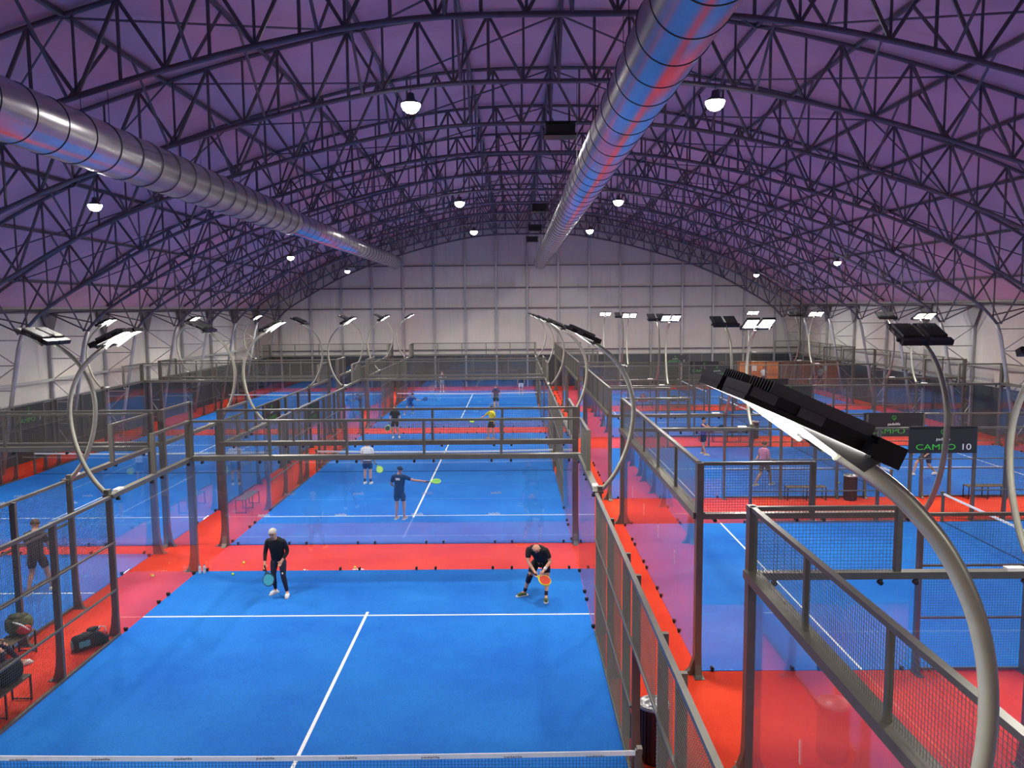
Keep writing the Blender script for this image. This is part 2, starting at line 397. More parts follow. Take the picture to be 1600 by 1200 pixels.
# ------------------------------------------------------------------ court enclosure prototype (net at origin, long axis y)
def wires(m, p0, du, W, H, pitch=.05, r=.0032, h0=0.):
    """grid of welded wires: p0 lower corner, du horizontal unit dir"""
    du = V(du); nx = int(round(W/pitch)); nz = int(round(H/pitch)); p0 = V(p0)
    nrm = V((-du.y, du.x, 0))
    def wire(a, b, e1, e2):
        vs = [q+o for q in (a, b) for o in (e1*r, -e1*r*.5+e2*r*.87, -e1*r*.5-e2*r*.87)]
        m.add(vs, [(0, 1, 4, 3), (1, 2, 5, 4), (2, 0, 3, 5)])
    Z = V((0, 0, 1))
    for i in range(1, nx):
        a = p0+du*(W*i/nx); wire(a, a+Z*H, nrm, du)
    for k in range(1, nz):
        a = p0+Z*(H*k/nz)+nrm*r*1.6; wire(a, a+du*W, nrm, Z)
def flare_post(m, x, y, h, sx, w, d, fl):
    """side post: sx = outward sign in x; w outward depth, d width along wall"""
    m.bbox((x, y-d/2, 0), (x+sx*w, y+d/2, h))
    pts = [(x+sx*w, .75)]+[(x+sx*(w+fl*(1-cos(t*pi/2))), .75*(1-sin(t*pi/2))) for t in (.25, .5, .75, .92, 1)]+[(x+sx*(w+fl), 0), (x+sx*w, 0)]
    m.prism(pts, y-d/2, y+d/2, 'y')
    m.bbox((x-sx*.0, y-d/2-.03, 0), (x+sx*(w+fl+.03), y+d/2+.03, .012))
cage = thing('court_enclosure', '', 'court enclosure', (0, 0, 0), 0, 'glass and mesh court enclosures')
GT = .012
def clamp(p, axis):
    R = Matrix.Rotation(pi/2, 3, 'X') if axis == 'y' else Matrix.Rotation(pi/2, 3, 'Y')
    m = MB().lathe([(.022, -.04), (.034, -.036), (.034, .036), (.022, .04)], 10, p, R)
    m.box((p[0], p[1], p[2]-.03 if p[2] < 1 else p[2]+.03), (.05, .05, .06) )
    m.build('glass_clamp', M['frame2'], cage)
for sy in (-1, 1):
    # back wall glass
    for k in range(5):
        x = -5+2*k
        MB().bbox((x+.006, sy*10, .03), (x+1.994, sy*(10+GT), 2.96)).build('glass_pane', M['glass'], cage)
    for k in range(0, 6):
        x = -5+2*k
        for e in (-.25, .25):
            if -5 < x+e < 5:
                clamp((x+e, sy*10.0, .06), 'y'); clamp((x+e, sy*10.0, 2.9), 'y')
    MB().bbox((-5.1, sy*9.95, 2.95), (5.1, sy*10.17, 3.07)).build('beam', M['frame'], cage)
    MB().bbox((-5.1, sy*10.02, 3.94), (5.1, sy*10.10, 4.0)).build('top_rail', M['frame'], cage)
    m = MB(); wires(m, (-5, sy*10.05, 3.06), (1, 0, 0), 10, .9); m.build('mesh_panel', M['wire'], cage)
    for k in range(1, 5):
        MB().bbox((-5+2*k-.03, sy*10.03, 3.06), (-5+2*k+.03, sy*10.09, 3.95)).build('mullion', M['frame'], cage)
    for sx in (-1, 1):
        m = MB(); flare_post(m, sx*5.0, sy*10.06, 4.0, sx, .17, .12, .16)
        pts = [(sy*10.1, .6), (sy*10.13, .3), (sy*10.2, .1), (sy*10.3, 0), (sy*10.1, 0)]
        m.prism(pts, sx*5.02, sx*5.15, 'x'); m.build('corner_post', M['frame'], cage)
        # side glass
        for a, b in ((8, 10), (6, 8)):
            MB().bbox((sx*5, sy*(a+.006), .03), (sx*(5+GT), sy*(b-.006), 2.96)).build('glass_pane', M['glass'], cage)
        for y in (6.2, 7.75, 8.25, 9.75):
            clamp((sx*5.0, sy*y, .06), 'x'); clamp((sx*5.0, sy*y, 2.9), 'x')
        MB().bbox((sx*4.98, sy*6, 2.95), (sx*5.12, sy*10, 3.05)).build('beam', M['frame'], cage)
        MB().bbox((sx*5.02, sy*8, 3.94), (sx*5.09, sy*10, 4.0)).build('top_rail', M['frame'], cage)
        MB().bbox((sx*5.01, sy*7.95, 3.05), (sx*5.11, sy*8.03, 4.0)).build('mullion', M['frame'], cage)
        m = MB(); wires(m, (sx*5.05, min(sy*8, sy*10), 3.05), (0, 1, 0), 2, .9); m.build('mesh_panel', M['wire'], cage)
        for y in (6, 4, 2, 1):
            m = MB(); flare_post(m, sx*5.03, sy*y, 3.0, sx, .12, .07, .14); m.build('side_post', M['frame'], cage)
        for a, b in ((1, 2), (2, 4), (4, 6)):
            m = MB(); wires(m, (sx*5.02, min(sy*a, sy*b)+.03, .05), (0, 1, 0), b-a-.06, 2.9); m.build('mesh_panel', M['wire'], cage)
for sx in (-1, 1):
    MB().bbox((sx*5.0, -6, 2.96), (sx*5.07, 6, 3.02)).build('top_rail', M['frame'], cage)
    m = MB(); wires(m, (sx*5.02, -.97, 2.05), (0, 1, 0), 1.94, .9); m.build('mesh_panel', M['wire'], cage)
    MB().bbox((sx*5.0, -6, 2.0), (sx*5.035, 6, 2.035)).build('mid_rail', M['frame'], cage)
    for s2 in (-1, 1):
        MB().bbox((sx*5.0, s2*1, 1.0), (sx*5.035, s2*6, 1.035)).build('mid_rail', M['frame'], cage)
        MB().bbox((sx*5.0, s2*1, .02), (sx*5.05, s2*6, .06)).build('base_rail', M['frame'], cage)

# net prototype
net = thing('court_net', '', 'net', (0, 0, 0), 0, 'nets across the courts')
m = MB(); seg = 12
def nh(x): return .88+.05*(abs(x)/4.95)**1.5
for i in range(seg):
    xa, xb = -4.93+9.86*i/seg, -4.93+9.86*(i+1)/seg
    m.bar((xa, 0, nh(xa)-.03), (xb, 0, nh(xb)-.03), .018, .065)
tp = m.build('net_tape', M['line'], net)
m = MB(); r = .0022
x = -4.9
while x < 4.91:
    m.tube((x, 0, .02), (x, 0, nh(x)-.06), r, 3, False); x += .045
z = .03
while z < .83:
    m.tube((-4.9, 0, z), (4.9, 0, z), r, 3, False); z += .045
m.build('net_mesh', M['net'], net)
MB().bar((-4.93, 0, .03), (4.93, 0, .03), .012, .02).build('bottom_cord', M['net'], net)
for s_ in (-1, 1):
    m = MB().bbox((s_*4.93, -.035, 0), (s_*5.0, .035, .95)).bbox((s_*4.95, -.05, .9), (s_*5.02, .05, .98)); m.build('net_post', M['frame'], net)

# floodlight prototype: origin at top of a 3 m post, outward = +x
fl = thing('court_floodlight', '', 'floodlight', (0, 0, 3), 0, 'curved court floodlights')
pp = [(0.02, -.05), (.12, .08), (.36, .36), (.56, .75), (.70, 1.2), (.76, 1.7), (.70, 2.15), (.52, 2.55), (.30, 2.82), (.12, 2.97), (-.07, 3.09)]
# refine by chaikin
for _ in range(2):
    q = [pp[0]]
    for i in range(len(pp)-1):
        a, b = pp[i], pp[i+1]; q += [(a[0]*.75+b[0]*.25, a[1]*.75+b[1]*.25), (a[0]*.25+b[0]*.75, a[1]*.25+b[1]*.75)]
    pp = q+[pp[-1]]
MB().path([(x, 0, z) for x, z in pp], .048, 12).build('pole', M['pole'], fl, True)
MB().box((.02, 0, .02), (.22, .16, .05)).box((.06, 0, .08), (.1, .12, .12)).build('base_plate', M['frame'], fl)
TH = radians(24.2); RH = Matrix.Rotation(TH, 3, 'Y'); HC = V((-.29, 0, 3.29))
def hb_box(m, c, d): return m.box(RH @ V(c)+HC, d, RH)
m = MB(); hb_box(m, (.2, 0, -.02), (.06, 1.0, .05)); hb_box(m, (.16, 0, -.05), (.16, .12, .1)); m.build('crossbar', M['frame2'], fl)
for sy in (-1, 1):
    m = MB(); hb_box(m, (-.03, sy*.235, .0), (.74, .39, .05)); hb_box(m, (.28, sy*.235, -.01), (.14, .44, .1)); h_ = m.build('lamp_housing', M['lamp'], fl)
    m = MB()
    for k in range(9): hb_box(m, (-.05, sy*.235-.16+k*.04, .05), (.5, .008, .06))
    m.build('heat_fin', M['lampg'], h_)
    for a in (-.33, -.1):
        m = MB(); hb_box(m, (a, sy*.437, .0), (.12, .012, .045)); m.build('end_plate', M['lampg'], h_)
    m = MB(); hb_box(m, (-.04, sy*.235, -.031), (.66, .34, .012)); m.build('lens', M['lens'], h_)
    m = MB()
    for a in (-1, 1): hb_box(m, (-.04, sy*.235+a*.185, -.035), (.7, .02, .03)); hb_box(m, (-.04+a*.35, sy*.235, -.035), (.02, .37, .03))
    m.build('lens_rim', M['lamp'], h_)
    for a in (-1, 1):  # added wedge plates, standing in for the shape of the overexposed lens
        yy = sy*.235+a*.165
        q = [(.30, -.04), (-.16, -.045), (.02, -.085), (.24, -.13)]
        m = MB().prism(q, yy-.004, yy+.004, 'y')
        m.v = [tuple(RH @ V(p)+HC) for p in m.v]; m.build('lens_glare_plate', M['lampg'], h_)
FE = 290
area('lamp_glow', .64, .86, FE, fl, RH @ V((-.04, 0, -.045))+HC, (0, TH, 0), 'RECTANGLE', 165)
fl_box = MB().box((.0, .32, .05), (.11, .26, .09)).build('driver_box', M['white'], fl)

# turf + lines prototype as structure
def court_floor(cx, cy, rot, lab):
    a, b = (5, 10) if not rot else (10, 5)
    t = MB().bbox((-a, -b, 0), (a, b, .012)).build('floor', M['blue'], None, loc=(cx, cy, 0)); tag(t, 'blue artificial turf of '+lab, kind='structure')
    m = MB()
    def ln(x0, y0, x1, y1):
        if rot: x0, y0, x1, y1 = y0, x0, y1, x1
        m.bbox((min(x0, x1), min(y0, y1), .0125), (max(x0, x1), max(y0, y1), .0155))
    for s in (-1, 1): ln(-4.99, s*6.95-.025, 4.99, s*6.95+.025)
    ln(-.03, -7.15, .03, -6.98); ln(-.03, 6.98, .03, 7.15); ln(-.03, -6.92, .03, 6.92)
    m.build('court_line', M['line'], t)

COURTS = []
for (cx, cy, rot, lab, key) in (
    (-5, 0, 0, 'the nearest centre court', 'A'), (-5, 22.3, 0, 'the middle centre court', 'B'), (-5, 44.6, 0, 'the farthest centre court', 'C'),
    (-16.87, 1.5, 0, 'the nearest left court', 'LA'), (-16.87, 22.3, 0, 'the middle left court', 'LB'), (-16.87, 44.6, 0, 'the farthest left court', 'LC'),
    (11.78, -4.1, 1, 'the first right court from the camera', 'R1'), (11.78, 9.2, 1, 'the second right court from the camera', 'R2'),
    (11.78, 22.5, 1, 'the third right court from the camera', 'R3'), (11.78, 35.8, 1, 'the fourth right court from the camera', 'R4'),
    (11.78, 49.1, 1, 'the fifth right court from the camera', 'R5')):
    COURTS.append((cx, cy, rot, lab, key))
first = True; ROOT = {}
def rz_of(rot): return -pi/2 if rot else 0
for cx, cy, rot, lab, key in COURTS:
    court_floor(cx, cy, rot, lab)
    cl = 'glass and dark steel mesh enclosure around '+lab
    nl = 'white-taped black net across '+lab
    if first:
        # keep the prototype as the middle centre court; first court in the list is A (one corner post missing in the photo)
        pass
    def sk(ch, key=key):
        return False
    if key == 'A':
        cage.location = (cx, cy, 0); cage['label'] = cl; net.location = (cx, cy, .012); net['label'] = nl; ROOT[key] = cage
    else:
        ROOT[key] = copy_thing(cage, (cx, cy, 0), rz_of(rot), cl, None)
        copy_thing(net, (cx, cy, .012), rz_of(rot), nl)
    first = False
# the nearest centre court has no tall post at its far right corner
for ch in list(cage.children):
    if ch.name.startswith('corner_post'):
        v = ch.data.vertices
        ax = sum(p.co.x for p in v)/len(v); ay = sum(p.co.y for p in v)/len(v)
        if ax > 0 and ay > 0: bpy.data.objects.remove(ch)
used = False
for cx, cy, rot, lab, key in COURTS:
    for sx in (-1, 1):
        for sy in (-1, 1):
            lx, ly = sx*5.05, sy*6.0
            if rot: wx, wy = cx+ly, cy-lx
            else: wx, wy = cx+lx, cy+ly
            ang = (0 if sx > 0 else pi)+(0 if not rot else -pi/2)
            if not rot: pos = '%s wall, %s end' % ('left' if sx < 0 else 'right', 'near' if sy < 0 else 'far')
            else: pos = '%s wall, %s end' % ('near' if sx > 0 else 'far', 'left' if sy < 0 else 'right')
            l2 = 'curved-pole floodlight on %s, %s' % (lab, pos)
            if not used: fl.location = (wx, wy, 3.0); fl.rotation_euler = (0, 0, ang); fl['label'] = l2; used = True; o = fl
            else: o = copy_thing(fl, (wx, wy, 3.0), ang, l2)
            # driver box lies toward the corner: local +y must map to increasing |ly|
            d = V((cos(ang), sin(ang), 0)); lyv = V((-sin(ang), cos(ang), 0))
            want = V((sy, 0, 0)) if rot else V((0, sy, 0))
            if lyv.dot(want) < 0:
                for ch in o.children:
                    if ch.name.startswith('driver_box'): ch.location = (0, -.64, 0)

# net lettering on the nearest net
for k in range(9):
    text('padelife', .045, M['grey'], net, (-4.4+k*1.1, -.011, .86), (pi/2, 0, 0), 'tape_print', 1.8)

# ------------------------------------------------------------------ signs
def sign(x, y, z, w, h, rz, num, lab, logo=True):
    t = thing('court_sign', lab, 'sign', (x, y, z), rz, 'dark court number signs')
    MB().box((0, 0, h/2), (w, .04, h)).build('board', M['sign'], t)
    yy = -.024
    m = MB()
    R = Matrix.Rotation(pi/2, 3, 'X')
    for k in range(20):
        a = 2*pi*k/20; b = 2*pi*(k+1)/20
        if k in (4, 5): continue
        m.tube((.07*cos(a), yy, h*.8+.07*sin(a)), (.07*cos(b), yy, h*.8+.07*sin(b)), .008, 4)
    m.tube((0, yy, h*.8-.11), (0, yy, h*.8+.06), .008, 4); m.build('emblem', M['green'], t)
    text('padelife', .13, M['signw'], t, (0, yy, h*.52), (pi/2, 0, 0), 'lettering', 1.1)
    text('CAMPO', .25, M['green'], t, (-.22 if num else 0, yy, h*.22), (pi/2, 0, 0), 'lettering', 1.45)
    if num: text(num, .27, M['signw'], t, (.72, yy, h*.22), (pi/2, 0, 0), 'number', 1.3)
    return t
sign(11.72, 14.22, 2.2, 2.12, .85, 0, '10', 'black board reading CAMPO 10 on the second right court')
sign(11.72, 17.38, 2.2, 2.12, .85, 0, '9', 'black board reading CAMPO 9, just behind the CAMPO 10 board')
sign(11.66, 27.62, 2.2, 2.1, .85, 0, '9', 'black court board beyond CAMPO 9, partly behind the big black lamp head')
sign(11.6, 30.68, 2.2, 2.1, .85, 0, '8', 'black court board whose top shows above the big black lamp head')
sign(11.6, 40.92, 2.2, 2.0, .85, 0, '8', 'small black CAMPO board left of the orange container')
sign(11.5, 43.98, 2.2, 2.0, .85, 0, '7', 'small black CAMPO board half hidden behind the one left of the container')
sign(11.6, 54.25, 2.2, 2.0, .7, 0, '7', 'far black board on the far wall side of the last right court')
sign(-21.95, 22.3, 2.15, 2.12, .85, -pi/2+pi, '3', 'black CAMPO 3 board at the far left edge of the picture')
sign(-11.8, 22.3, 2.15, 2.12, .85, pi/2, '', 'black board seen edge-on between left and centre courts, left one')
sign(-10.1, 22.3, 2.15, 2.12, .85, pi/2, '', 'black board seen edge-on between left and centre courts, right one')

# decals on the glass of the right courts
for key, ys in (('R2', (12.45, 10.5, 8.45, 6.5)), ('R1', (-.9, -2.9, -4.9))):
    r_ = ROOT[key]
    for y in ys:
        wx, wy = 1.77, y; lx, ly = -(wy-r_.location.y), wx-r_.location.x
        text('padelife', .1, M['signw'], r_, (lx, ly, 1.46), (pi/2, -pi/2, 0), 'decal', 1.0, ext=.0005)
for key in ('B', 'A', 'LA', 'LB'):
    r_ = ROOT[key]; sy = -1 if key in ('B', 'LB') else 1
    for x in (-3.2, -1.2, .8, 2.8):
        text('padelife', .1, M['signw'], r_, (x, sy*9.99, 1.5), (pi/2, 0, 0), 'decal', 1.0, ext=.0005)

# ------------------------------------------------------------------ benches, bins, bags, bottles, balls
def bench_proto(L=1.4, W=.38, H=.46):
    t = thing('bench', '', 'bench', (0, 0, 0), 0, 'low benches beside the courts')
    m = MB()
    for k in range(4): m.box((0, -W/2+W*(k+.5)/4, H), (L, W/4-.012, .025))
    m.build('seat', M['wood'], t)
    for sx in (-1, 0, 1):
        m = MB(); x = sx*(L/2-.03)
        for sy in (-1, 1): m.bar((x, sy*(W/2-.02), 0), (x, sy*(W/2-.02), H-.015), .025, .025)
        m.bar((x, -W/2+.02, .03), (x, W/2-.02, .03), .02, .02); m.build('leg_frame', M['frame2'], t)
    MB().bar((-L/2+.03, 0, H-.025), (L/2-.03, 0, H-.025), .03, .02).build('stretcher', M['frame2'], t)
    return t
b0 = bench_proto(); b0.location = (8.6, 17.2, 0); b0['label'] = 'low dark bench left of the brown bin near the CAMPO 9 court'
copy_thing(b0, (14.95, 17.2, 0), 0, 'low dark bench with empty seat below the CAMPO 10 board')
copy_thing(b0, (16.9, 15.2, 0), 0, 'low bench at the right edge beyond the red strip')
copy_thing(b0, (8.4, 29.2, 0), 0, 'low bench holding purple and red bags, left of the far brown bin')
copy_thing(b0, (9.75, 29.2, 0), 0, 'low bench holding a pile of brown bags beside the far brown bin')
copy_thing(b0, (9.4, 42.6, 0), 0, 'distant low bench with grey bags behind the fourth right court')
copy_thing(b0, (7.0, 42.6, 0), 0, 'distant low bench with a red tent-shaped bag')
copy_thing(b0, (-11.5, 4.55, 0), pi/2, 'bench at the left edge carrying a camouflage backpack')
copy_thing(b0, (-10.38, 2.6, 0), pi/2, 'bench at the lower left corner with a black bag and red cup')
copy_thing(b0, (-10.9, 16.5, 0), pi/2, 'bench in the aisle seen through glass left of the centre courts')

bn = thing('litter_bin', 'dark brown slatted bin with silver top at the net post, bottom right of the court', 'bin', (.42, 1.35, 0), 0, 'round brown bins')
m = MB().lathe([(.20, 0), (.215, .03), (.215, .84), (.2, .86)], 24)
for k in range(24):
    a = 2*pi*k/24; m.box((.222*cos(a), .222*sin(a), .44), (.012, .03, .78), Matrix.Rotation(a, 3, 'Z'))
m.build('body', M['bin'], bn)
MB().lathe([(.235, .85), (.24, .87), (.235, .9), (.2, .905), (.19, .885), (.12, .88), (.11, .895), (.02, .895)], 28).build('lid', M['silver'], bn, True)
copy_thing(bn, (10.15, 17.1, 0), 0, 'round brown bin right of the low bench near CAMPO 9')
copy_thing(bn, (10.75, 30.1, 0), 0, 'round brown bin beside bags behind the third right court')

def blob(name, m, parent, c, s, rz=0, e=2.6, n=20, k=12):
    """superellipsoid lump"""
    mm = MB(); vs = []
    sp = lambda t, p: math.copysign(abs(t)**(2/p), t)
    R = Matrix.Rotation(rz, 3, 'Z')
    for i in range(k+1):
        ph = -pi/2+pi*(i+.01)/(k+.02)
        for j in range(n):
            th = 2*pi*j/n
            w = 1+.06*sin(3*th+c[0]*5)*cos(ph)
            p = V((s[0]*sp(cos(ph), e)*sp(cos(th), e)*w, s[1]*sp(cos(ph), e)*sp(sin(th), e)*w, s[2]*sp(sin(ph), e)))
            vs.append(R @ p+V(c))
    fs = [(i*n+j, i*n+(j+1) % n, (i+1)*n+(j+1) % n, (i+1)*n+j) for i in range(k) for j in range(n)]
    fs += [tuple(range(n))[::-1], tuple(k*n+j for j in range(n))]
    mm.add(vs, fs); return mm.build(name, m, parent, True)
def strap(parent, pts, m, r=.016): return MB().path(pts, r, 6).build('strap', m, parent, True)

# racket bag on the floor (lower left)
t = thing('racket_bag', 'black racket bag with teal end panel lying on the red aisle', 'bag', (-10.33, 5.42, 0), radians(48))
m = MB(); n = 20; vs = []
sec = [(-.34, .10, .11), (-.31, .135, .15), (-.1, .15, .17), (.12, .14, .15), (.25, .11, .12), (.33, .07, .08)]
for x, ry, rz_ in sec:
    for j in range(n):
        a = 2*pi*j/n; c_, s_ = cos(a), sin(a)
        vs.append((x, ry*math.copysign(abs(c_)**.7, c_), .165+rz_*math.copysign(abs(s_)**.7, s_)-(.165-rz_)*.9))
fs = [(i*n+j, i*n+(j+1) % n, (i+1)*n+(j+1) % n, (i+1)*n+j) for i in range(len(sec)-1) for j in range(n)]+[tuple(range(n))[::-1], tuple((len(sec)-1)*n+j for j in range(n))]
m.add(vs, fs).build('body', M['black'], t, True)
MB().lathe([(.02, 0), (.085, .004), (.095, .0)], 20, (-.347, 0, .15), Matrix.Rotation(-pi/2, 3, 'Y')).build('end_panel', M['teal'], t)
MB().box((-.16, -.155, .17), (.2, .012, .12)).build('side_pocket', M['teal'], t)
MB().box((0, 0, .325), (.42, .02, .012)).build('zip', M['grey'], t)
blob('top_pocket', M['black'], t, (.08, .06, .33), (.12, .07, .06))
strap(t, [(-.2, -.13, .25), (-.1, -.2, .34), (.05, -.2, .35), (.2, -.12, .24)], M['black'])
strap(t, [(.12, 0, .3), (.2, .02, .38), (.3, .02, .34), (.3, 0, .2)], M['line'], .012)
blob('front_pocket', cm('red_fabric', 190, 50, 50), t, (.26, 0, .2), (.07, .09, .06))

# backpack on left-edge bench
t = thing('backpack', 'camouflage green and red backpack on the bench at the left edge', 'bag', (-11.5, 5.0, .475), radians(20))
blob('body', cm('camo_green', 92, 96, 62, .9, .5), t, (0, 0, .2), (.24, .18, .2)); blob('front_pocket', cm('red_fabric', 190, 50, 50), t, (.12, -.15, .13), (.13, .06, .09))
strap(t, [(-.05, -.16, .3), (.1, -.24, .26), (.22, -.18, .12)], M['line'], .018); blob('lid', cm('camo_dark', 70, 72, 50, .9, .4), t, (0, 0, .36), (.17, .14, .05))
t = thing('sports_bag', 'plain black bag standing on the bench in the lower left corner', 'bag', (-10.38, 2.95, .475), pi/2)
blob('body', M['black'], t, (0, 0, .17), (.3, .15, .17), e=3.5); blob('flap', cm('soft_black', 26, 27, 30), t, (0, .0, .33), (.24, .12, .03)); strap(t, [(-.12, -.1, .3), (-.08, -.12, .42), (.08, -.12, .42), (.12, -.1, .3)], M['black'])
t = thing('cup', 'red cup with white lid on the lower left corner bench', 'cup', (-10.3, 2.38, .475))
MB().lathe([(.05, 0), (.065, .17), (.06, .17)], 18).build('body', cm('cup_red', 170, 50, 60), t, True); MB().lathe([(.068, .17), (.068, .2), (.04, .21)], 18).build('lid', M['white'], t)
for (x, y, z, c, s, nm, lab) in ((8.2, 29.2, .475, (88, 50, 110), (.3, .17, .13), 'sports_bag', 'purple sports bag on a bench beyond the blue-shirted player'),
        (9.4, 29.2, .475, (95, 45, 35), (.34, .18, .15), 'sports_bag', 'reddish brown sports bag on the bench by the far bin'), (10.05, 29.2, .475, (40, 34, 30), (.28, .17, .17), 'sports_bag', 'blackish sports bag at the right end of the bag bench'),
        (9.1, 42.6, .475, (60, 66, 60), (.32, .18, .17), 'sports_bag', 'dark grey bag, left one of two on a distant bench'), (9.75, 42.6, .475, (150, 150, 150), (.25, .16, .14), 'sports_bag', 'pale grey bag, right one of two on a distant bench')):
    t = thing(nm, lab, 'bag', (x, y, z)); blob('body', cm('bag_%d_%d' % (c[0], c[1]), *c), t, (0, 0, s[2]), s); strap(t, [(-.12, -.1, s[2]*1.6), (-.06, -.14, s[2]*2.2), (.06, -.14, s[2]*2.2), (.12, -.1, s[2]*1.6)], M['black'])
t = thing('pointed_bag', 'red tent-shaped bag on a distant bench', 'bag', (7.05, 42.6, .475))
MB().add([(-.35, -.18, 0), (.35, -.18, 0), (.35, .18, 0), (-.35, .18, 0), (-.08, -.04, .5), (.06, -.04, .52), (.06, .04, .52), (-.08, .04, .5)], [(3, 2, 1, 0), (4, 5, 6, 7), (0, 1, 5, 4), (1, 2, 6, 5), (2, 3, 7, 6), (3, 0, 4, 7)]).build('body', cm('bag_red', 160, 55, 45), t)
strap(t, [(-.05, -.07, .42), (-.03, -.12, .3), (.02, -.18, .15)], M['line'], .014)
t = thing('towel', 'folded white towel on a distant bench beside the red bag', 'towel', (6.5, 42.6, .475)); blob('cloth', M['white'], t, (0, 0, .05), (.22, .14, .05), e=4)

bt = thing('water_bottle', 'clear water bottle at the foot of the left corner post, left one', 'bottle', (-9.86, 9.8, .012), 0, 'water bottles by the corner post')
M['pet'] = mat('bottle_plastic', srgb(215, 222, 226), .15, var=.05)
MB().lathe([(.03, 0), (.036, .01), (.036, .07), (.032, .09), (.036, .11), (.036, .17), (.014, .215), (.014, .22)], 18).build('body', M['pet'], bt, True)
MB().lathe([(.016, .22), (.016, .24)], 14).build('cap', cm('cap_blue', 60, 110, 190), bt)
MB().lathe([(.0368, .11), (.0368, .16)], 18).build('wrapper', cm('wrapper', 180, 190, 196), bt)
copy_thing(bt, (-9.75, 9.82, .012), 0, 'clear water bottle at the foot of the left corner post, right one')
bl = None
for x, y, w in ((-8.95, 9.65, 'pale, inside the far left corner of the nearest court'), (-11.0, 9.6, 'in the aisle left of the corner post'), (-9.0, 10.6, 'on the red strip behind the left corner'), (-5.9, 10.15, 'on the red strip behind the black-clad players'), (10.8, 19.6, 'on the third right court near its net'), (8.4, 32.4, 'small, on the fourth right court')):
    if bl is None:
        bl = MB().sphere((0, 0, 0), .034, 16, 10).build('tennis_ball', M['ball'], None, True); o = bl
    else: o = bl.copy(); COL.objects.link(o)
    inb = (x > -10 and y < 10) or x > 3
    o.location = (x, y, .034+(.012 if inb else 0)); tag(o, 'yellow tennis ball '+w, 'ball', 'tennis balls')

# containers by the far wall
for i, (x, w, mt, lab) in enumerate(((19.2, 3.3, 'orange', 'bright orange container against the far wall with a white sheet'), (22.0, 1.9, 'rust', 'rusty brown stacked container by the far right corner'))):
    t = thing('container', lab, 'container', (x, 57.0, 0), 0, 'containers by the far wall')
    m = MB().box((0, 0, 1.05), (w, 1.2, 2.1))
    for k in range(int(w/.3)): m.box((-w/2+.15+k*.3, -.61, 1.05), (.08, .03, 1.95))
    m.build('body', M[mt], t)
    m = MB()
    for z in (.05, 1.05, 2.06): m.box((0, -.63, z), (w+.04, .04, .09))
    m.build('frame', M[mt] if mt == 'rust' else cm('container_edge', 190, 100, 25), t)
    if mt == 'orange': MB().box((-.4, -.66, 1.55), (.38, .01, .45)).build('paper_sheet', M['white'], t)
    else: 
        m = MB()
        for k in range(3): m.bar((-w/2+.1+k*.6, -.67, .1), (-w/2+.6+k*.6, -.67, 2.0), .05, .03)
        m.build('crossed_bar', cm('pale_wood', 170, 140, 100), t)

# ------------------------------------------------------------------ people
def skin_obj(name, chains, m, parent, sub=2):
    """chains: list of (root_index, [(pos, radius)...], [(i,j)...]) islands merged in one mesh"""
    vs = []; es = []; rs = []; roots = []
    for nodes, edges, root in chains:
        o = len(vs); vs += [tuple(p) for p, r in nodes]; rs += [r for p, r in nodes]
        es += [(a+o, b+o) for a, b in edges]; roots.append(o+root)
    me = bpy.data.meshes.new(name); me.from_pydata(vs, es, []); me.materials.append(m)
    ob = bpy.data.objects.new(name, me); COL.objects.link(ob); ob.parent = parent
    sm = ob.modifiers.new('skin', 'SKIN'); sm.use_smooth_shade = True; sm.branch_smoothing = .4
    if not me.skin_vertices: 
        pass
    sv = me.skin_vertices[0].data if me.skin_vertices else None
    if sv is None: raise RuntimeError('no skin layer')
    for i, r in enumerate(rs):
        sv[i].radius = (r*1.1, r*1.1); sv[i].use_root = i in roots
    ss = ob.modifiers.new('sub', 'SUBSURF'); ss.levels = sub; ss.render_levels = sub
    return ob
def chain(pts, rs): return ([(V(p), r) for p, r in zip(pts, rs)], [(i, i+1) for i in range(len(pts)-1)], 0)
def lerp(a, b, t): return V(a).lerp(V(b), t)
BASE = dict(pelvis=(0, 0, .95), chest=(0, 0, 1.28), neck=(0, 0, 1.47), head=(0, -.02, 1.62),
    shL=(-.18, 0, 1.41), elL=(-.25, .02, 1.13), wrL=(-.27, -.08, .90), shR=(.18, 0, 1.41), elR=(.25, .02, 1.13), wrR=(.27, -.08, .90),
    hipL=(-.09, 0, .92), knL=(-.11, -.02, .50), anL=(-.12, .02, .09), hipR=(.09, 0, .92), knR=(.11, -.02, .50), anR=(.12, .02, .09),
    toeL=(-.03, -1, 0), toeR=(.03, -1, 0), face=(0, -1, -.1))
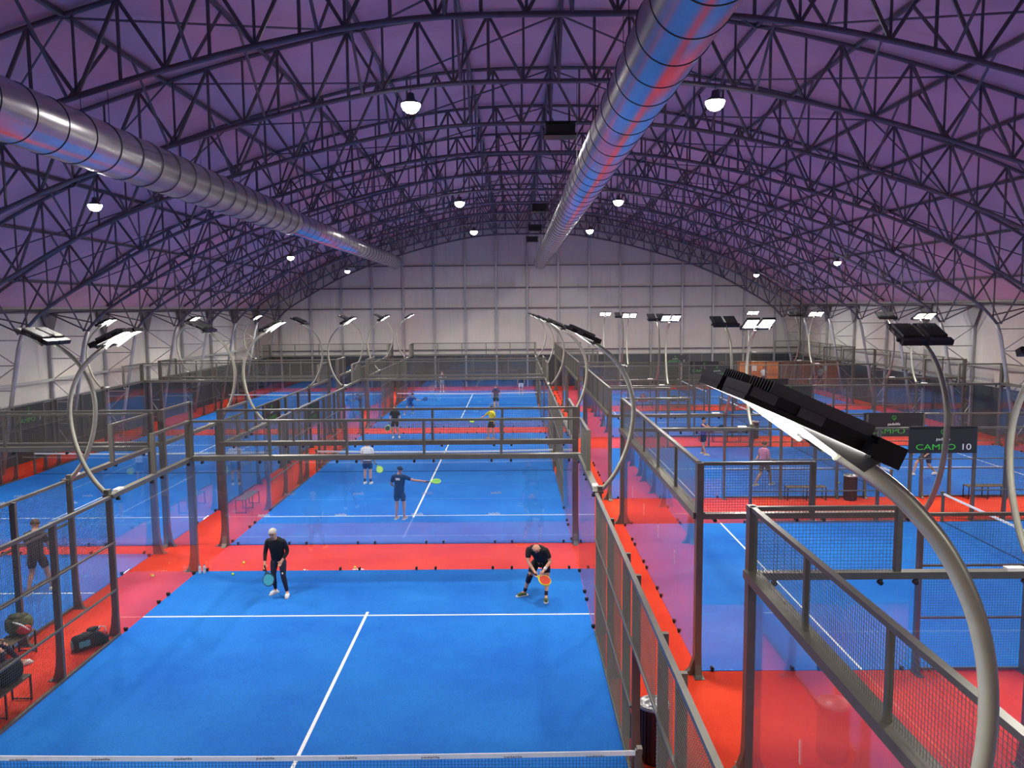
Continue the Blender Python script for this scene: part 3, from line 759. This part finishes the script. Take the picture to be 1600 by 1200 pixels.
# figure faces -y; suffix L = smaller x, R = larger x
def person(loc, rz, label, pose, top=('black', 'long'), bottom=('navy', 'long'), shoes='white', hair=None, socks=None, knee=None, extra=None, female=False, group=None, scale=1.0, detail=True):
    J = dict(BASE); J.update(pose); J = {k: V(v) for k, v in J.items()}
    t = thing('person', label, 'person', loc, rz, group); t.scale = (scale,)*3
    # body
    H = J['head']; N = J['neck']; up_ = (H-N).normalized(); fc = J['face'].normalized(); sd = up_.cross(fc).normalized()*-1; fc = (fc-up_*fc.dot(up_)).normalized()
    jaw = H-up_*.055+fc*.02; crown = H+up_*.075
    nodes = []; edges = []; idx = {}
    def nd(k, p, r): idx[k] = len(nodes); nodes.append((V(p), r)); return idx[k]
    def ed(a, b): edges.append((idx[a], idx[b]))
    nd('pelvis', J['pelvis'], .125); nd('waist', lerp(J['pelvis'], J['chest'], .5), .1); nd('chest', J['chest'], .105)
    nd('neck0', lerp(J['chest'], N, .6), .058); nd('neck', lerp(N, H, .15), .052); nd('jaw', jaw, .062); nd('headm', H+up_*.02-fc*.005, .088); nd('crown', crown, .062)
    for a, b in (('pelvis', 'waist'), ('waist', 'chest'), ('chest', 'neck0'), ('neck0', 'neck'), ('neck', 'jaw'), ('jaw', 'headm'), ('headm', 'crown')): ed(a, b)
    for s in 'LR':
        nd('sh'+s, J['sh'+s], .05); nd('ua'+s, lerp(J['sh'+s], J['el'+s], .5), .047); nd('el'+s, J['el'+s], .038); nd('fa'+s, lerp(J['el'+s], J['wr'+s], .35), .038); nd('wr'+s, J['wr'+s], .026)
        d = (J['wr'+s]-J['el'+s]).normalized(); hd = (d+V((0, 0, -.15))).normalized()
        nd('pa'+s, J['wr'+s]+hd*.045, .034); nd('pb'+s, J['wr'+s]+hd*.08, .031)
        ed('neck0', 'sh'+s); ed('sh'+s, 'ua'+s); ed('ua'+s, 'el'+s); ed('el'+s, 'fa'+s); ed('fa'+s, 'wr'+s); ed('wr'+s, 'pa'+s); ed('pa'+s, 'pb'+s)
        nd('hip'+s, J['hip'+s]+V((0, 0, -.04)), .088); nd('th'+s, lerp(J['hip'+s], J['kn'+s], .5), .074); nd('kn'+s, J['kn'+s], .055); nd('ca'+s, lerp(J['kn'+s], J['an'+s], .3)+V((0, .015, 0)), .054)
        nd('cb'+s, lerp(J['kn'+s], J['an'+s], .7), .036); nd('an'+s, J['an'+s], .034)
        tv = J['toe'+s].normalized(); nd('ft'+s, J['an'+s]+tv*.12+V((0, 0, -.045)), .034); nd('to'+s, J['an'+s]+tv*.18+V((0, 0, -.055)), .026)
        ed('pelvis', 'hip'+s); ed('hip'+s, 'th'+s); ed('th'+s, 'kn'+s); ed('kn'+s, 'ca'+s); ed('ca'+s, 'cb'+s); ed('cb'+s, 'an'+s); ed('an'+s, 'ft'+s); ed('ft'+s, 'to'+s)
    chains = [(nodes, edges, 0)]
    chains.append(chain([H+fc*.07+up_*.015, H+fc*.105-up_*.015], [.014, .016]))      # nose
    for e in (-1, 1): chains.append(chain([H+sd*e*.08+up_*.015, H+sd*e*.09-up_*.02], [.016, .012]))   # ears
    if detail:
        for s in 'LR':
            w = J['wr'+s]; d = (w-J['el'+s]).normalized(); hd = (d+V((0, 0, -.15))).normalized()
            pn = V((0, -1, 0)); pn = (pn-hd*pn.dot(hd)).normalized(); cr = hd.cross(pn).normalized()
            for q, (o_, ln) in enumerate(((-.027, .062), (-.009, .075), (.009, .07), (.027, .055))):
                b0_ = w+hd*.082+cr*o_; k1 = b0_+hd*ln*.55+pn*.008; k2 = k1+hd*ln*.4+pn*.03
                chains.append(chain([b0_-hd*.02, k1, k2], [.0095, .009, .0075]))
            sgn = 1 if s == 'L' else -1
            b0_ = w+hd*.03-cr*.025*sgn; chains.append(chain([b0_, b0_-cr*.03*sgn+hd*.025+pn*.01, b0_-cr*.036*sgn+hd*.055+pn*.025], [.012, .010, .009]))
    skin_obj('body', chains, M['skin'], t, 2)
    # eyes, mouth
    for e in (-1, 1): MB().sphere(H+fc*.078+sd*e*.031+up_*.02, .011, 8, 6).build('eye', cm('eye_dark', 30, 25, 22), t)
    MB().sphere(H+fc*.083-up_*.055, .014, 8, 6, (1.4, .6, .5)).build('mouth', cm('lip', 150, 80, 75), t)
    # hair
    if hair:
        hm, amt = hair
        c = H+up_*.035-fc*.02
        n, k = 18, 10; mm = MB(); vs = []; fs = []
        R = Matrix((sd, -fc, up_)).transposed()
        for i in range(k+1):
            th = (pi*.62*(.55+.45*amt))*i/k+.02
            for j in range(n):
                a = 2*pi*j/n; front = max(0, -sin(a))
                tt = min(th, pi*.62*(1-.42*front))
                p = V((.096*sin(tt)*cos(a), .108*sin(tt)*sin(a), .1*cos(tt)))
                vs.append(c+R @ p)
        fs = [(i*n+j, i*n+(j+1) % n, (i+1)*n+(j+1) % n, (i+1)*n+j) for i in range(k) for j in range(n)]+[tuple(range(n))]
        mm.add(vs, fs).build('hair', hm, t, True)
    # shirt: lofted torso and sleeves
    tm, ts = top; bm_, bs = bottom
    Pv, Ch, S0, S1, H0, H1 = J['pelvis'], J['chest'], J['shL'], J['shR'], J['hipL'], J['hipR']
    def ring(c, side, upv, w, d, n=20, e=2.4):
        side = side.normalized(); dp = upv.cross(side).normalized(); o = []
        for k in range(n):
            a = 2*pi*k/n; ca, sa = cos(a), sin(a)
            o.append(V(c)+side*w*math.copysign(abs(ca)**(2/e), ca)+dp*d*math.copysign(abs(sa)**(2/e), sa))
        return o
    def loft(mm, rings, n=20):
        vs = [p for r in rings for p in r]; m_r = len(rings)
        fs = [(a*n+k, a*n+(k+1) % n, (a+1)*n+(k+1) % n, (a+1)*n+k) for a in range(m_r-1) for k in range(n)]
        fs += [tuple(range(n))[::-1], tuple((m_r-1)*n+k for k in range(n))]; mm.add(vs, fs)
    hs = (H1-H0).normalized(); ss_ = (S1-S0).normalized(); sc_ = (S0+S1)/2; sp = (Ch-Pv).normalized(); sp2 = (N-Ch).normalized()
    fm = .92 if female else 1.0
    mm = MB()
    loft(mm, [ring(Pv-sp*.06, hs, sp, .178, .128), ring(Pv+sp*.04, hs, sp, .172, .128), ring(lerp(Pv, Ch, .5), (hs+ss_), sp, .162*fm, .122), ring(Ch, ss_, (sp+sp2).normalized(), .188*fm, .132),
              ring(lerp(Ch, sc_, .75), ss_, sp2, .195*fm, .125), ring(sc_+sp2*.035, ss_, sp2, .185, .11), ring(lerp(sc_, N, .45)+sp2*.05, ss_, sp2, .115, .09), ring(N+sp2*.02, ss_, sp2, .064, .062)])
    if ts != 'sleeveless':
        for s in 'LR':
            sh, el, wr = J['sh'+s], J['el'+s], J['wr'+s]; inn = lerp(sh, sc_, .3)
            if ts == 'short': mm.path([inn, sh, lerp(sh, el, .35), lerp(sh, el, .8)], [.07, .078, .068, .066], 14)
            else: mm.path([inn, sh, lerp(sh, el, .4), el, lerp(el, wr, .4), lerp(el, wr, .95)], [.07, .074, .06, .05, .045, .033], 14)
    o_ = mm.build('shirt', tm, t, True); sb = o_.modifiers.new('sub', 'SUBSURF'); sb.levels = sb.render_levels = 1
    mm = MB()
    loft(mm, [ring(Pv+sp*.09, hs, sp, .158, .115), ring(Pv, hs, sp, .168, .126), ring(lerp(H0, H1, .5)-V((0, 0, .07)), hs, sp, .165, .124), ring(lerp(H0, H1, .5)-V((0, 0, .12)), hs, sp, .12, .09)])
    for s in 'LR':
        hp, kn, an = J['hip'+s], J['kn'+s], J['an'+s]
        if bs == 'short': mm.path([hp+V((0, 0, .0)), lerp(hp, kn, .3), lerp(hp, kn, .85)], [.1, .102, .1], 16)
        else: mm.path([hp, lerp(hp, kn, .35), lerp(hp, kn, .8), kn, lerp(kn, an, .3)+V((0, .012, 0)), lerp(kn, an, .7), lerp(kn, an, 1.02)], [.098, .092, .068, .062, .062, .045, .04], 16)
    o_ = mm.build('shorts' if bs == 'short' else 'leggings', bm_, t, True); sb = o_.modifiers.new('sub', 'SUBSURF'); sb.levels = sb.render_levels = 1
    sm_ = shoes if not isinstance(shoes, str) else M[shoes]
    for s in 'LR':
        a = J['an'+s]; tv = J['toe'+s].normalized(); tz = V((0, 0, 1))
        ob = skin_obj('shoe', [chain([a+V((0, 0, -.01)), a-tv*.035+V((0, 0, -.05)), a+tv*.03+V((0, 0, -.04)), a+tv*.12+V((0, 0, -.045)), a+tv*.19+V((0, 0, -.055))], [.046, .046, .05, .047, .035])], sm_, t, 2)
        ang = math.atan2(tv.y, tv.x)
        mm = MB().prism([(-.085, -.035), (-.05, -.045), (.06, -.046), (.14, -.05), (.2, -.035), (.225, 0), (.2, .035), (.14, .05), (.06, .046), (-.05, .045), (-.085, .035)], -.088, -.062, 'z')
        R = Matrix.Rotation(ang, 3, 'Z'); mm.v = [tuple(R @ V(p)+a) for p in mm.v]
        mm.build('sole', M['white'] if sm_ != M['white'] else cm('sole_grey', 190, 190, 195), ob)
        if socks: skin_obj('sock', [chain([lerp(J['kn'+s], a, .62)+V((0, .004, 0)), lerp(J['kn'+s], a, .8), a], [.043, .041, .04])], socks, t, 2)
    if extra: extra(t, J)
    return t, J
def racket(hand, tip, label, c1, c2, rz=0, loc=(0, 0, 0), nrm=(0, -1, 0)):
    """padel racket with its grip at hand, pointing to tip (world coords)"""
    h = V(hand); d = (V(tip)-h).normalized(); n0 = V(nrm); n0 = (n0-d*n0.dot(d)).normalized(); s = d.cross(n0)
    t = thing('racket', label, 'racket', h); 
    R = Matrix((s, d, n0)).transposed()
    mm = MB(); pts = []; 
    for k in range(28):
        a = 2*pi*k/28; r = .13; pts.append((r*cos(a)*(1-.12*max(0, -sin(a))), .30+.135*sin(a)))
    mm.prism(pts, -.019, .019, 'z'); mm.v = [tuple(R @ V(p)) for p in mm.v]; mm.build('face', c1, t)
    mm = MB()
    for k in range(28):
        a, b = pts[k], pts[(k+1) % 28]; mm.tube(R @ V((a[0], a[1], 0)), R @ V((b[0], b[1], 0)), .021, 6)
    mm.tube(R @ V((-.06, .19, 0)), R @ V((0, .09, 0)), .014).tube(R @ V((.06, .19, 0)), R @ V((0, .09, 0)), .014); mm.build('frame', c2, t, True)
    mm = MB().tube(R @ V((0, -.06, 0)), R @ V((0, .1, 0)), .016, 8); mm.build('grip', M['black'], t, True)
    return t
def W(loc, rz, p, sc=1.0): return V(loc)+Matrix.Rotation(rz, 3, 'Z') @ (V(p)*sc)
Z0 = .012
blk = cm('cloth_black', 14, 14, 17); navy = cm('cloth_navy', 12, 18, 48); wht = cm('cloth_white', 228, 228, 226)
# 1: long-sleeved man
loc = (-7.35, 8.35, Z0)
def ex1(t, J):
    MB().sphere(J['knR']+V((-.0, -.058, .1)), .02, 8, 6, (1, .4, 1.2)).build('leg_logo', M['white'], t)
    m = MB()
    for e in (-1, 1):
        H = J['head']
        m.path([H+V((e*.031-.024, -.1, .015)), H+V((e*.031, -.105, .034)), H+V((e*.031+.024, -.1, .015)), H+V((e*.031, -.105, 0)), H+V((e*.031-.024, -.1, .015))], .003, 4)
    m.build('glasses', cm('eye_dark', 30, 25, 22), t)
p, J = person(loc, 0, 'grey-haired man in black long-sleeved top, navy leggings and white shoes', dict(
    pelvis=(-.02, .05, .88), chest=(-.02, -.06, 1.19), neck=(-.03, -.13, 1.38), head=(-.05, -.2, 1.53), face=(-.1, -1, -.25),
    shL=(-.21, -.1, 1.34), elL=(-.29, -.08, 1.03), wrL=(-.25, -.25, .82), shR=(.16, -.1, 1.33), elR=(.25, -.03, 1.05), wrR=(.14, -.2, .87),
    hipL=(-.11, .05, .86), knL=(-.1, -.12, .48), anL=(-.1, .02, .09), hipR=(.08, .05, .86), knR=(.15, -.16, .47), anR=(.24, -.18, .09), toeL=(-.5, -1, 0), toeR=(.15, -1, 0)),
    (blk, 'long'), (navy, 'long'), 'white', (cm('hair_grey', 196, 190, 180), .35), extra=ex1)
h = W(loc, 0, J['wrL']+V((.03, -.09, -.06))); racket(h, h+V((.12, -.1, -.3)), 'teal racket hanging from the right hand of the man in black', M['teal'], cm('racket_dark', 40, 60, 70))
# 2: bending man
loc = (-1.1, 8.0, Z0)
def ex2(t, J):
    skin_obj('wristband', [chain([lerp(J['elR'], J['wrR'], .55), lerp(J['elR'], J['wrR'], .9)], [.04, .034])], wht, t, 1)
    skin_obj('wristband', [chain([lerp(J['elL'], J['wrL'], .5), lerp(J['elL'], J['wrL'], .65)], [.042, .04])], blk, t, 1)
    skin_obj('knee_sleeve', [chain([lerp(J['hipL'], J['knL'], .7), J['knL'], lerp(J['knL'], J['anL'], .4)], [.075, .064, .06])], navy, t, 1)
p, J = person(loc, 0, 'bald man in black tee and shorts bending forward over his racket', dict(
    pelvis=(.06, .12, .86), chest=(.0, -.14, 1.08), neck=(-.05, -.3, 1.2), head=(-.07, -.42, 1.27), face=(-.1, -.75, -.8),
    shL=(-.24, -.2, 1.19), elL=(-.25, -.3, .93), wrL=(-.12, -.46, .76), shR=(.15, -.22, 1.17), elR=(.25, -.25, .91), wrR=(.08, -.46, .76),
    hipL=(-.04, .12, .84), knL=(-.22, -.03, .47), anL=(-.33, .08, .09), hipR=(.15, .12, .84), knR=(.18, -.08, .47), anR=(.15, -.22, .09), toeL=(-1, -.45, 0), toeR=(-.05, -1, 0)),
    (blk, 'short'), (blk, 'short'), cm('shoe_olive', 92, 110, 60), None, socks=navy, extra=ex2, scale=1.04)
h = W(loc, 0, J['wrL']+V((-.02, -.06, .0))); racket(h, h+V((.3, -.12, -.16)), 'red and yellow racket held low by the bending bald man', cm('racket_red', 210, 70, 50), cm('racket_yellow', 225, 215, 40), nrm=(.1, -.45, .9))
# 3: navy man seen from behind
loc = (-5.42, 14.95, Z0); rz = pi-radians(15)
def ex3(t, J): MB().box(J['chest']+V((0, .168, .07)), (.15, .01, .07)).build('back_print', M['signw'], t)
p, J = person(loc, rz, 'man in navy tee and shorts seen from behind, right arm stretched to the side', dict(
    chest=(-.02, -.03, 1.28), wrL=(-.82, -.12, 1.27), elL=(-.5, -.03, 1.3), elR=(.27, .0, 1.14), wrR=(.22, -.14, 1.05), face=(-.4, -1, 0), head=(-.03, -.05, 1.61),
    anL=(-.16, 0, .09), anR=(.1, .05, .09), knL=(-.15, -.04, .5), knR=(.08, 0, .5)), (navy, 'short'), (navy, 'short'), cm('shoe_tan', 190, 160, 140), (cm('hair_dark', 30, 26, 28), 1.0), extra=ex3)
h = W(loc, rz, J['wrL']+V((-.1, -.02, -.02))); racket(h, h+V((.42, .1, .0)), 'green racket held out at arm\'s length by the man in navy', cm('racket_green', 120, 190, 60), cm('racket_lime', 200, 240, 90), nrm=(0, -.35, 1))
# 4: white shirt man from behind
loc = (-7.42, 20.1, Z0); rz = pi-radians(10)
p, J = person(loc, rz, 'man in white shirt and navy shorts seen from behind by the net', dict(face=(-.6, -1, 0), wrL=(-.24, -.16, .86), elL=(-.27, .0, 1.12)), (wht, 'short'), (navy, 'short'), 'white', (cm('hair_brown', 70, 50, 40), 1.), socks=navy)
h = W(loc, rz, J['wrL']+V((-.01, -.07, -.07))); racket(h, h+V((.22, -.1, -.3)), 'lime racket hanging from the hand of the man in white', cm('racket_lime', 200, 240, 90), cm('racket_green', 120, 190, 60))
# 5: black tee facing
loc = (-8.0, 31.0, Z0)
p, J = person(loc, 0, 'man in black tee and black shorts facing the camera beyond the net', dict(knL=(-.13, -.04, .5), anR=(.2, .05, .09)), (blk, 'short'), (blk, 'short'), 'white', (cm('hair_brown', 70, 50, 40), 1.), detail=False)
h = W(loc, 0, J['wrL']+V((0, -.05, -.07))); racket(h, h+V((-.12, -.1, -.35)), 'dark racket with lime edge hanging beside the man in black tee', cm('racket_dark', 40, 60, 70), cm('racket_lime', 200, 240, 90))
# 6: yellow jersey
loc = (-2.85, 30.4, Z0); rz = radians(-50)
yel = cm('cloth_yellow', 226, 205, 40, var=.3)
p, J = person(loc, rz, 'player in yellow patterned jersey and black shorts, racket arm forward', dict(elL=(-.35, -.22, 1.2), wrL=(-.5, -.45, 1.05), anL=(-.1, -.16, .09), knL=(-.1, -.16, .5)), (yel, 'short'), (blk, 'short'), cm('shoe_orange', 210, 120, 60), (cm('hair_dark', 30, 26, 28), 1.), detail=False)
h = W(loc, rz, J['wrL']+V((-.04, -.07, -.03))); racket(h, h+V((-.35, -.1, -.05)), 'lime racket held out by the player in the yellow jersey', cm('racket_lime', 200, 240, 90), cm('racket_green', 120, 190, 60), nrm=(0, -.6, .7))
# 7
loc = (-2.9, 41.9, Z0); rz = pi
p, J = person(loc, rz, 'person in dark navy top and shorts seen from behind, above the yellow jersey player', dict(anL=(-.16, -.05, .09), face=(.5, -1, 0)), (cm('cloth_ink', 26, 34, 60), 'short'), (blk, 'short'), cm('shoe_tan', 190, 160, 140), (cm('hair_brown', 70, 50, 40), 1.), detail=False)
# 8 lunging
loc = (-8.45, 40.2, Z0); rz = radians(20)
p, J = person(loc, rz, 'crouching player in blue near the left wall of the farthest centre court', dict(
    pelvis=(0, .1, .78), chest=(.05, -.15, 1.03), neck=(.08, -.28, 1.18), head=(.1, -.38, 1.3), shL=(-.12, -.2, 1.15), shR=(.25, -.2, 1.12), elL=(-.35, -.3, 1.0), wrL=(-.5, -.5, .98), elR=(.42, -.2, .95), wrR=(.6, -.35, .95),
    hipL=(-.09, .1, .76), hipR=(.09, .1, .76), knL=(-.25, -.2, .46), anL=(-.4, -.1, .09), knR=(.2, -.15, .42), anR=(.22, .25, .1)), (cm('cloth_blue', 36, 60, 120), 'short'), (cm('cloth_blue', 36, 60, 120), 'short'), 'white', (cm('hair_dark', 30, 26, 28), 1.), detail=False)
h = W(loc, rz, J['wrR']+V((.05, -.07, -.02))); racket(h, h+V((.3, .05, .1)), 'dark blue racket of the crouching player in blue', cm('cloth_blue', 36, 60, 120), cm('racket_dark', 40, 60, 70))
# 9,10 far
person((-7.6, 53.6, Z0), 0, 'distant person in pale clothes at the end of the farthest centre court', dict(wrR=(.4, -.3, 1.2), elR=(.35, -.1, 1.2)), (cm('cloth_pale', 190, 190, 195), 'short'), (cm('cloth_grey', 110, 110, 120), 'short'), 'white', (cm('hair_dark', 30, 26, 28), 1.), detail=False)
person((-1.15, 51.2, Z0), pi, 'distant person in dark top and white shorts, far right in the farthest centre court', dict(), (cm('cloth_ink', 26, 34, 60), 'short'), (wht, 'short'), 'white', (cm('hair_dark', 30, 26, 28), 1.), detail=False)
# 13 left man behind mesh
loc = (-13.25, 8.45, Z0); rz = pi+radians(8)
person(loc, rz, 'man in dark tee and shorts with white shoes behind the left mesh fence', dict(anL=(-.2, -.22, .09), knL=(-.16, -.14, .5), anR=(.17, .12, .09), elL=(-.24, -.1, 1.13), wrL=(-.16, -.28, 1.0), elR=(.24, -.1, 1.13), wrR=(.14, -.3, 1.0), head=(0, -.07, 1.61)),
    (cm('cloth_olive', 44, 44, 36), 'short'), (blk, 'short'), 'white', (cm('hair_brown', 70, 50, 40), 1.), scale=1.05)
# 14 seated at the left edge
loc = (-11.7, 4.05, 0); rz = radians(110)
person(loc, rz, 'seated person on the left-edge bench, only dark leg and white shoe showing', dict(
    pelvis=(0, .02, .60), chest=(0, -.05, .93), neck=(0, -.08, 1.12), head=(0, -.12, 1.27), shL=(-.18, -.06, 1.06), shR=(.18, -.06, 1.06), elL=(-.22, -.1, .8), wrL=(-.12, -.3, .72), elR=(.22, -.1, .8), wrR=(.12, -.3, .72),
    hipL=(-.09, 0, .60), hipR=(.1, 0, .60), knL=(-.12, -.42, .55), anL=(-.1, -.5, .1), knR=(.16, -.42, .54), anR=(.35, -.62, .1), toeR=(.5, -1, 0)),
    (cm('cloth_ink', 26, 34, 60), 'short'), (cm('cloth_ink', 26, 34, 60), 'long'), 'white', (cm('hair_dark', 30, 26, 28), 1.))
# 15 blue shirt, right courts
loc = (7.05, 25.7, Z0); rz = radians(60)
p, J = person(loc, rz, 'man in purple-blue shirt and navy shorts on the third right court', dict(elL=(-.28, -.3, 1.28), wrL=(-.3, -.55, 1.3), elR=(.22, -.28, 1.2), wrR=(.12, -.5, 1.28), anL=(-.15, -.15, .09), anR=(.2, .12, .09), face=(0, -1, 0)),
    (cm('cloth_violet', 78, 70, 140), 'sleeveless'), (navy, 'short'), cm('shoe_pale', 210, 205, 160), (cm('hair_dark', 30, 26, 28), 1.), detail=False)
h = W(loc, rz, J['wrL']+V((0.02, -.07, 0))); racket(h, h+V((.3, .05, .02)), 'dark racket held forward by the man in the purple-blue shirt', cm('racket_dark', 40, 60, 70), blk)
# 16 pink top walking
person((7.75, 19.15, Z0), radians(120), 'person in pink top and grey shorts striding near the court corner', dict(anL=(-.08, -.3, .14), knL=(-.1, -.25, .5), anR=(.1, .35, .14), knR=(.1, .05, .48), wrL=(-.24, -.3, 1.0), wrR=(.25, .2, .95)),
    (cm('cloth_pink', 196, 130, 170), 'short'), (cm('cloth_taupe', 96, 84, 84), 'short'), cm('shoe_pale', 210, 205, 160), (cm('hair_brown', 70, 50, 40), 1.), detail=False)
# 18 striding figure under CAMPO 10
person((14.85, 21.0, Z0), radians(-70), 'player in dark clothes and white shoes lunging behind the CAMPO 10 board', dict(pelvis=(0, .05, .82), hipL=(-.09, .05, .8), hipR=(.09, .05, .8), chest=(0, -.1, 1.1), neck=(0, -.17, 1.28), head=(0, -.22, 1.43), shL=(-.18, -.12, 1.22), shR=(.18, -.12, 1.22),
    elL=(-.26, -.15, .95), wrL=(-.27, -.35, .85), elR=(.26, -.15, .95), wrR=(.27, -.35, .85), anL=(-.12, -.5, .1), knL=(-.12, -.38, .5), anR=(.14, .38, .12), knR=(.13, .0, .4)),
    (cm('cloth_ink', 26, 34, 60), 'short'), (cm('cloth_ink', 26, 34, 60), 'short'), 'white', (cm('hair_dark', 30, 26, 28), 1.), detail=False)
person((22.55, 52.9, 0), radians(-40), 'distant standing person in dark clothes in front of the rusty container', dict(), (cm('cloth_ink', 26, 34, 60), 'short'), (cm('cloth_violet', 78, 70, 140), 'long'), 'white', (cm('hair_blond', 170, 140, 100), 1.), detail=False)
person((19.4, 55.7, 0), 0, 'distant person in white top in front of the orange container', dict(), (wht, 'short'), (navy, 'short'), 'white', (cm('hair_dark', 30, 26, 28), 1.), detail=False)

# ------------------------------------------------------------------ world and colour management
w = bpy.data.worlds.new('world'); SC.world = w; w.use_nodes = True
w.node_tree.nodes['Background'].inputs[0].default_value = (.02, .02, .03, 1); w.node_tree.nodes['Background'].inputs[1].default_value = .3
SC.view_settings.view_transform = 'Standard'; SC.view_settings.look = 'None'; SC.view_settings.gamma = 1
SC.view_settings.use_curve_mapping = False; SC.view_settings.exposure = 0.12
cy = SC.cycles
cy.max_bounces = 12; cy.diffuse_bounces = 5; cy.glossy_bounces = 5; cy.transparent_max_bounces = 64; cy.sample_clamp_indirect = 8
cy.use_denoising = True
